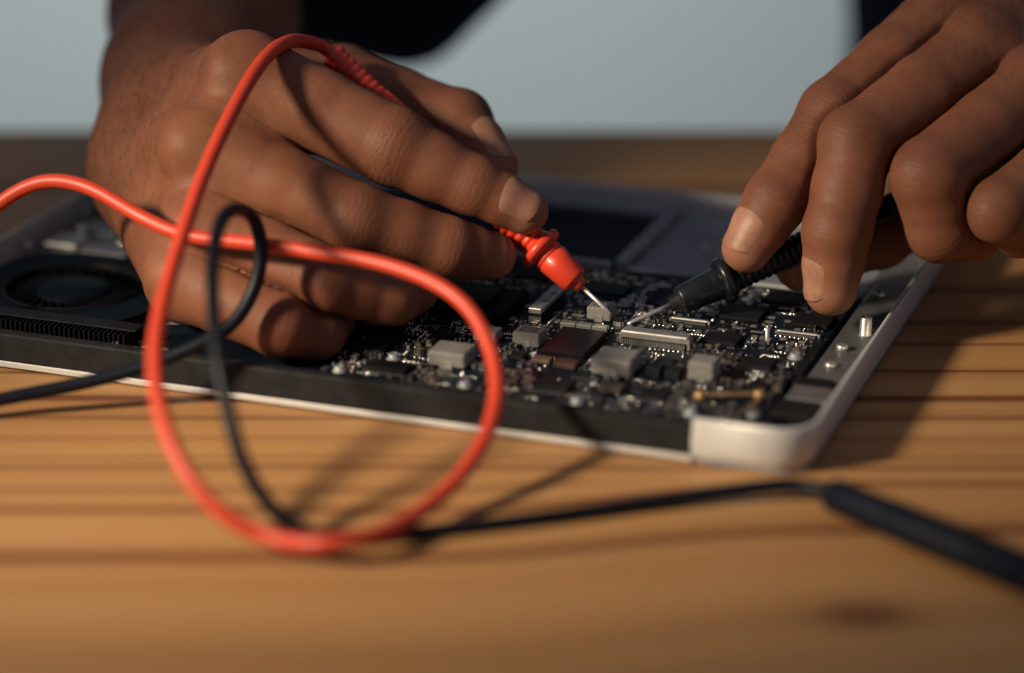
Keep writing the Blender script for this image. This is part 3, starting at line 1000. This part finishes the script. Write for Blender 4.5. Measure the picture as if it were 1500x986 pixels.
def build_arm(name, parent, fingers, thumb, palm, forearm, dorsal, nails, hair, vox, label):
    """fingers: list of [MCP, PIP, DIP, tip] joints; thumb: [CMC, MCP, IP, tip]"""
    dorsal = N(np.array(dorsal, float))
    chains, extra, creases = [], [], []
    for F in fingers + [thumb]:
        nodes = []
        for i, (p, r) in enumerate(F):
            nodes.append((p, r))
            if i < 3:
                q, s = F[i + 1]
                thin = (.985, .965, .99)[i]
                nodes.append((p * .5 + q * .5, (r + s) * .5 * thin))
        chains.append(nodes)
        ex = []
        for j in (1, 2):
            a = N(F[j][0] - F[j - 1][0]); b = N(F[j + 1][0] - F[j][0])
            o = a - b
            bend = np.linalg.norm(o)
            o = N(o + .15 * dorsal)
            ex.append((F[j][0] + o * (1.0 + 1.5 * min(bend, 1)), F[j][1] * (.88 - .06 * min(bend, 1))))
            creases.append((F[j][0], N(a + b), N(o + .5 * dorsal), F[j][1], (1.0 if j == 1 else .7)))
        extra.append(ex)

    def f(P):
        pd = None
        for nodes, k in palm:
            d = chain(P, nodes, k)
            pd = d if pd is None else smin(pd, d, 11.0)
        fa = chain(P, forearm, 18.0)
        pd = smin(pd, fa, 16.0)
        # knuckles
        for F in fingers:
            c = F[0][0] + dorsal * F[0][1] * .58
            pd = smin(pd, ball(P, c, F[0][1] * .47), 6.0)
        for F, (nd, k) in list(zip(fingers, palm))[:4]:        # tendons over the metacarpals
            a = F[0][0] + dorsal * F[0][1] * .72
            b = nd[0][0] + dorsal * nd[0][1] * .72
            pd = smin(pd, seg(P, a, b * .75 + a * .25, 3.0, 2.4), 5.0)
        out = None
        raw = []
        for nodes, ex in zip(chains, extra):
            d = chain(P, nodes, 2.2)
            for c, r in ex:
                d = smin(d, ball(P, c, r), 3.0)
            raw.append(d)
            d = smin(d, pd, 5.0)
            out = d if out is None else smin(out, d, 1.2)
        for a, b in ((0, 1), (1, 2), (2, 3)):          # a groove where two fingers press together
            da, db = raw[a], raw[b]
            out = out + 2.0 * np.exp(-((da - db) / 1.5) ** 2 - (np.maximum(da + db, 0) / 6.0) ** 2) * np.clip((pd + 1.0) / 3.0, 0, 1)
        return out

    allp = np.array([p for F in fingers + [thumb] for p, r in F] + [p for nd, k in palm for p, r in nd] + [p for p, r in forearm])
    lo, hi = allp.min(0) - 45, allp.max(0) + 45
    V, Q = polygonise(f, lo, hi, vox)
    for _ in range(2):
        V = V - grad(f, V) * np.clip(f(V), -.35, .35)[:, None] * .8
    me = np_mesh(name, V, Q, M['skin'])
    nv = len(me.vertices)
    G = grad(f, V)
    wr = np.zeros(len(V)); wm = np.zeros(len(V)); pale = np.zeros(len(V)); kn = np.zeros(len(V))
    for c, ax, o, r, amp in creases:
        q = V - c
        t = q @ ax
        dist = np.sqrt((q * q).sum(1))
        m = amp * np.exp(-(t / (r * .55)) ** 2) * np.clip((G @ o) * 1.6 - .1, 0, 1) * (dist < r * 1.9)
        b = m > wm
        wm[b] = m[b]; wr[b] = t[b]
        kn = np.maximum(kn, np.clip((G @ o), 0, 1) * np.exp(-(dist / (r * 1.5)) ** 4) * amp)
    for F in fingers + [thumb]:
        a, b = F[2][0], F[3][0]
        ax = N(b - a)
        t = (V - a) @ ax / np.linalg.norm(b - a)
        dist = np.sqrt(((V - a - np.clip((V - a) @ ax, 0, 60)[:, None] * ax) ** 2).sum(1))
        pale = np.maximum(pale, np.clip((t - .45) / .7, 0, 1) * (dist < F[3][1] * 1.45))
    for nm, arr in (('wrinkle_phase', wr), ('wrinkle_mask', wm), ('pale', pale), ('knuckle', kn)):
        at_ = me.attributes.new(nm, 'FLOAT', 'POINT')
        at_.data.foreach_set('value', arr.astype(np.float32)[:nv])
    o = link_mesh(name, me, parent)
    o['label'] = label
    # short fine hairs on the back of the hand and forearm
    cen, reach = hair
    cen = np.array(cen) ; hr = np.random.default_rng(3)
    w = np.exp(-(np.linalg.norm(V - cen, axis=1) / reach) ** 2) * np.clip(G @ dorsal + .25, 0, 1)
    idx = hr.choice(len(V), size=800, p=w / w.sum(), replace=False)
    flow = N(fingers[3][0][0] - forearm[2][0])
    hv, hq = [], []
    for i in idx:
        n = G[i]; fdir = flow + hr.normal(0, .35, 3); fdir = N(fdir - n * (fdir @ n))
        L_ = hr.uniform(3.0, 8.0); sd = np.cross(n, fdir)
        b0 = len(hv)
        for k in range(4):
            t = k / 3
            c = V[i] + fdir * L_ * t + n * (L_ * (.34 * t - .26 * t * t)) - n * .1
            rr = .038 * (1 - .75 * t)
            hv += [c + sd * rr, c - sd * rr * .5 + n * rr, c - sd * rr * .5 - n * rr]
        for k in range(3):
            for m_ in range(3):
                a_, b_ = b0 + k * 3 + m_, b0 + k * 3 + (m_ + 1) % 3
                hq.append((a_, b_, b_ + 3, a_ + 3))
    ho = link_mesh('arm_hair', np_mesh('arm_hair', np.array(hv), np.array(hq), M['hair']), o)
    ho['kind'] = 'stuff'
    # fingernails: curved plates lying on the finger
    for fi, ndir, half, start in nails:
        F = (fingers + [thumb])[fi]
        a, b, r = F[2][0], F[3][0], F[3][1]
        ax = N(b - a)
        L_ = np.linalg.norm(b - a)
        nd = np.array(ndir, float); nd = N(nd - ax * (nd @ ax))
        side = np.cross(ax, nd)
        nu, nvv = 15, 17
        pts = np.zeros((nvv, nu, 3))
        for j in range(nvv):
            w = j / (nvv - 1)
            t = L_ * start + (L_ + r * .72 - L_ * start) * w
            for i in range(nu):
                s = -1 + 2 * i / (nu - 1)
                # rounded cuticle and free edge
                cut = (1 - math.sqrt(max(0, 1 - (s * .92) ** 2)))
                tt = t + cut * r * (.75 * (1 - w) - .80 * w)
                th = s * half
                pts[j, i] = a + ax * tt + (nd * math.cos(th) + side * math.sin(th)) * r * 1.9
        flat = pts.reshape(-1, 3)
        dirs = np.repeat([0.0], len(flat))
        base = a + ((flat - a) @ ax)[:, None] * ax
        # beyond the tip keep marching towards the tip ball's centre
        over = np.clip((flat - a) @ ax - L_ * .92, 0, None)
        base = base - over[:, None] * ax * 0.55
        dv = base - flat; dv /= np.linalg.norm(dv, axis=1, keepdims=True)
        for _ in range(24):
            flat = flat + dv * np.clip(f(flat), -2, 3)[:, None] * .9
        s = np.tile(np.linspace(-1, 1, nu), nvv); w = np.repeat(np.linspace(0, 1, nvv), nu)
        edge = np.maximum(np.abs(s) ** 6, (1 - w) ** 8)
        lift = .32 * (1 - edge) - .25 * edge
        top = flat - dv * lift[:, None]
        low = flat + dv * .5
        VV = np.concatenate([top, low])
        QQ = []
        nn = nu * nvv
        for j in range(nvv - 1):
            for i in range(nu - 1):
                k = j * nu + i
                QQ.append((k, k + 1, k + nu + 1, k + nu)); QQ.append((nn + k, nn + k + nu, nn + k + nu + 1, nn + k + 1))
        bord = [i for i in range(nu)] + [j * nu + nu - 1 for j in range(1, nvv)] + [(nvv - 1) * nu + i for i in range(nu - 2, -1, -1)] + [j * nu for j in range(nvv - 2, 0, -1)]
        for x, y in zip(bord, bord[1:] + bord[:1]):
            QQ.append((y, x, nn + x, nn + y))
        link_mesh('fingernail', np_mesh('fingernail', VV, np.array(QQ), M['nail']), o)
    return o

person = empty('person', (0.12, 0.34, 0.0))
tag(person, 'person in a dark shirt working on the laptop, a probe in each hand', 'person')
pm = Vector((-0.12, -0.34, 0.0))

# hand that holds the red probe
fA = [[J(362, 112, 2, 15.0), J(577, 215, -7, 13.2), J(694, 273, -6, 10.2), J(769, 309, -4, 7.9)],
      [J(300, 222, -9, 14.6), J(522, 324, -17, 12.4), J(656, 361, -9, 10.2), J(720, 374, -1, 8.3)],
      [J(302, 338, -15, 13.2), J(480, 412, -32, 11.0), J(572, 430, -24, 10.0), J(606, 424, -4, 8.4)],
      [J(276, 410, -15, 13.8), J(412, 476, -36, 10.6), J(462, 484, -28, 9.4), J(486, 472, -8, 7.8)]]
tA = [J(340, 140, 46, 16), J(500, 130, 42, 15.2), J(670, 183, 31, 12.2), J(722, 246, 20, 8.8)]
pA = [([J(275, 152, 52, 16), J(362, 112, 2, 14.0)], 1.0), ([J(252, 190, 52, 16), J(300, 222, -8, 13.6)], 1.0),
      ([J(235, 235, 46, 15), J(302, 338, -14, 13.0)], 1.0), ([J(222, 270, 40, 16), J(276, 410, -14, 13.6)], 1.0),
      ([J(330, 140, 44, 15), J(440, 150, 28, 13), J(420, 190, 14, 11)], 4.0), ([J(240, 300, 34, 14), J(300, 420, 4, 13)], 1.0),
      ([J(345, 180, -2, 11), J(398, 210, -3, 10)], 2.0), ([J(310, 290, -8, 11), J(372, 314, -12, 9.5)], 2.0), ([J(300, 385, -13, 10), J(345, 405, -16, 9)], 2.0)]
aA = [J(262, 172, 58, 21), J(238, 236, 50, 20), J(272, 120, 92, 27), J(298, 20, 150, 33), J(330, -140, 235, 40), J(352, -260, 300, 44)]
arm1 = build_arm('arm', person, fA, tA, pA, aA, (-.55, -.72, .42),
                 [(0, (.35, -.75, .5), .95, .38), (4, (.55, -.05, .85), 1.0, .30)], (at(205, 190, 40) * 1000, 34.0), 0.85,
                 'hand with curled fingers gripping the red probe like a pen')
arm1.location = pm

# hand that holds the black probe
fB = [[J(1392, 22, 34, 14.4), J(1224, 170, 8, 12.8), J(1136, 296, 0, 10.6), J(1094, 363, 0, 8.5)],
      [J(1440, 72, 20, 14.8), J(1256, 212, -8, 13.2), J(1226, 340, -12, 11.4), J(1217, 424, -8, 8.9)],
      [J(1516, 130, 12, 14.2), J(1362, 258, -16, 13.2), J(1378, 330, -8, 12.0), J(1430, 342, 10, 9.4)],
      [J(1588, 214, 4, 13.0), J(1464, 308, -20, 10.8), J(1494, 332, -8, 9.6), J(1540, 330, 10, 7.8)]]
tB = [J(1560, 60, 66, 15), J(1440, 250, 46, 13), J(1288, 346, 30, 11.0), J(1172, 388, 19, 9.0)]
pB = [([J(1600, -70, 78, 16), J(1392, 22, 34, 13.4)], 1.0), ([J(1620, -50, 72, 16), J(1440, 72, 20, 13.4)], 1.0),
      ([J(1650, -20, 64, 15), J(1516, 130, 12, 13)], 1.0), ([J(1675, 20, 58, 15), J(1588, 214, 4, 12.4)], 1.0),
      ([J(1590, 0, 76, 15), J(1480, 160, 50, 13)], 4.0)]
aB = [J(1628, -60, 80, 21), J(1660, -10, 66, 20), J(1690, -140, 118, 28), J(1760, -300, 190, 36), J(1800, -420, 260, 40)]
arm2 = build_arm('arm', person, fB, tB, pB, aB, (-.35, -.62, .70),
                 [(0, (-.72, -.62, .30), .95, .34), (1, (-.93, -.30, .10), .95, .38)], (at(1480, 0, 40) * 1000, 40.0), 0.9,
                 'hand pressing the black probe down with its forefinger')
arm2.location = pm

# shirt: trunk behind the table and two sleeves
def shirt_f(P):
    d = chain(P, trunk, 60)
    for s in sleeves:
        d = smin(d, chain(P, s, 30), 40)
    return d + 1.6 * np.sin(P[:, 0] * .07 + P[:, 2] * .09) * np.sin(P[:, 1] * .08 - P[:, 2] * .05)
trunk = [J(1640, 420, 420, 118), J(1640, 60, 410, 118), J(1640, -420, 390, 128), J(1600, -760, 380, 105)]
sleeves = [[J(1500, -820, 380, 70), J(1050, -520, 350, 60), J(780, -280, 325, 52), J(588, -46, 300, 36), J(430, -110, 290, 46), J(350, -170, 280, 48)],
           [J(1750, -820, 370, 70), J(1830, -600, 330, 60), J(1850, -440, 290, 52)]]
pts = np.array([p for nd in [trunk] + sleeves for p, r in nd])
V, Q = polygonise(shirt_f, pts.min(0) - 150, pts.max(0) + 150, 5.0)
shirt = link_mesh('shirt', np_mesh('shirt', V, Q, M['shirt']), person)
shirt.location = pm
shirt['label'] = 'dark navy shirt'
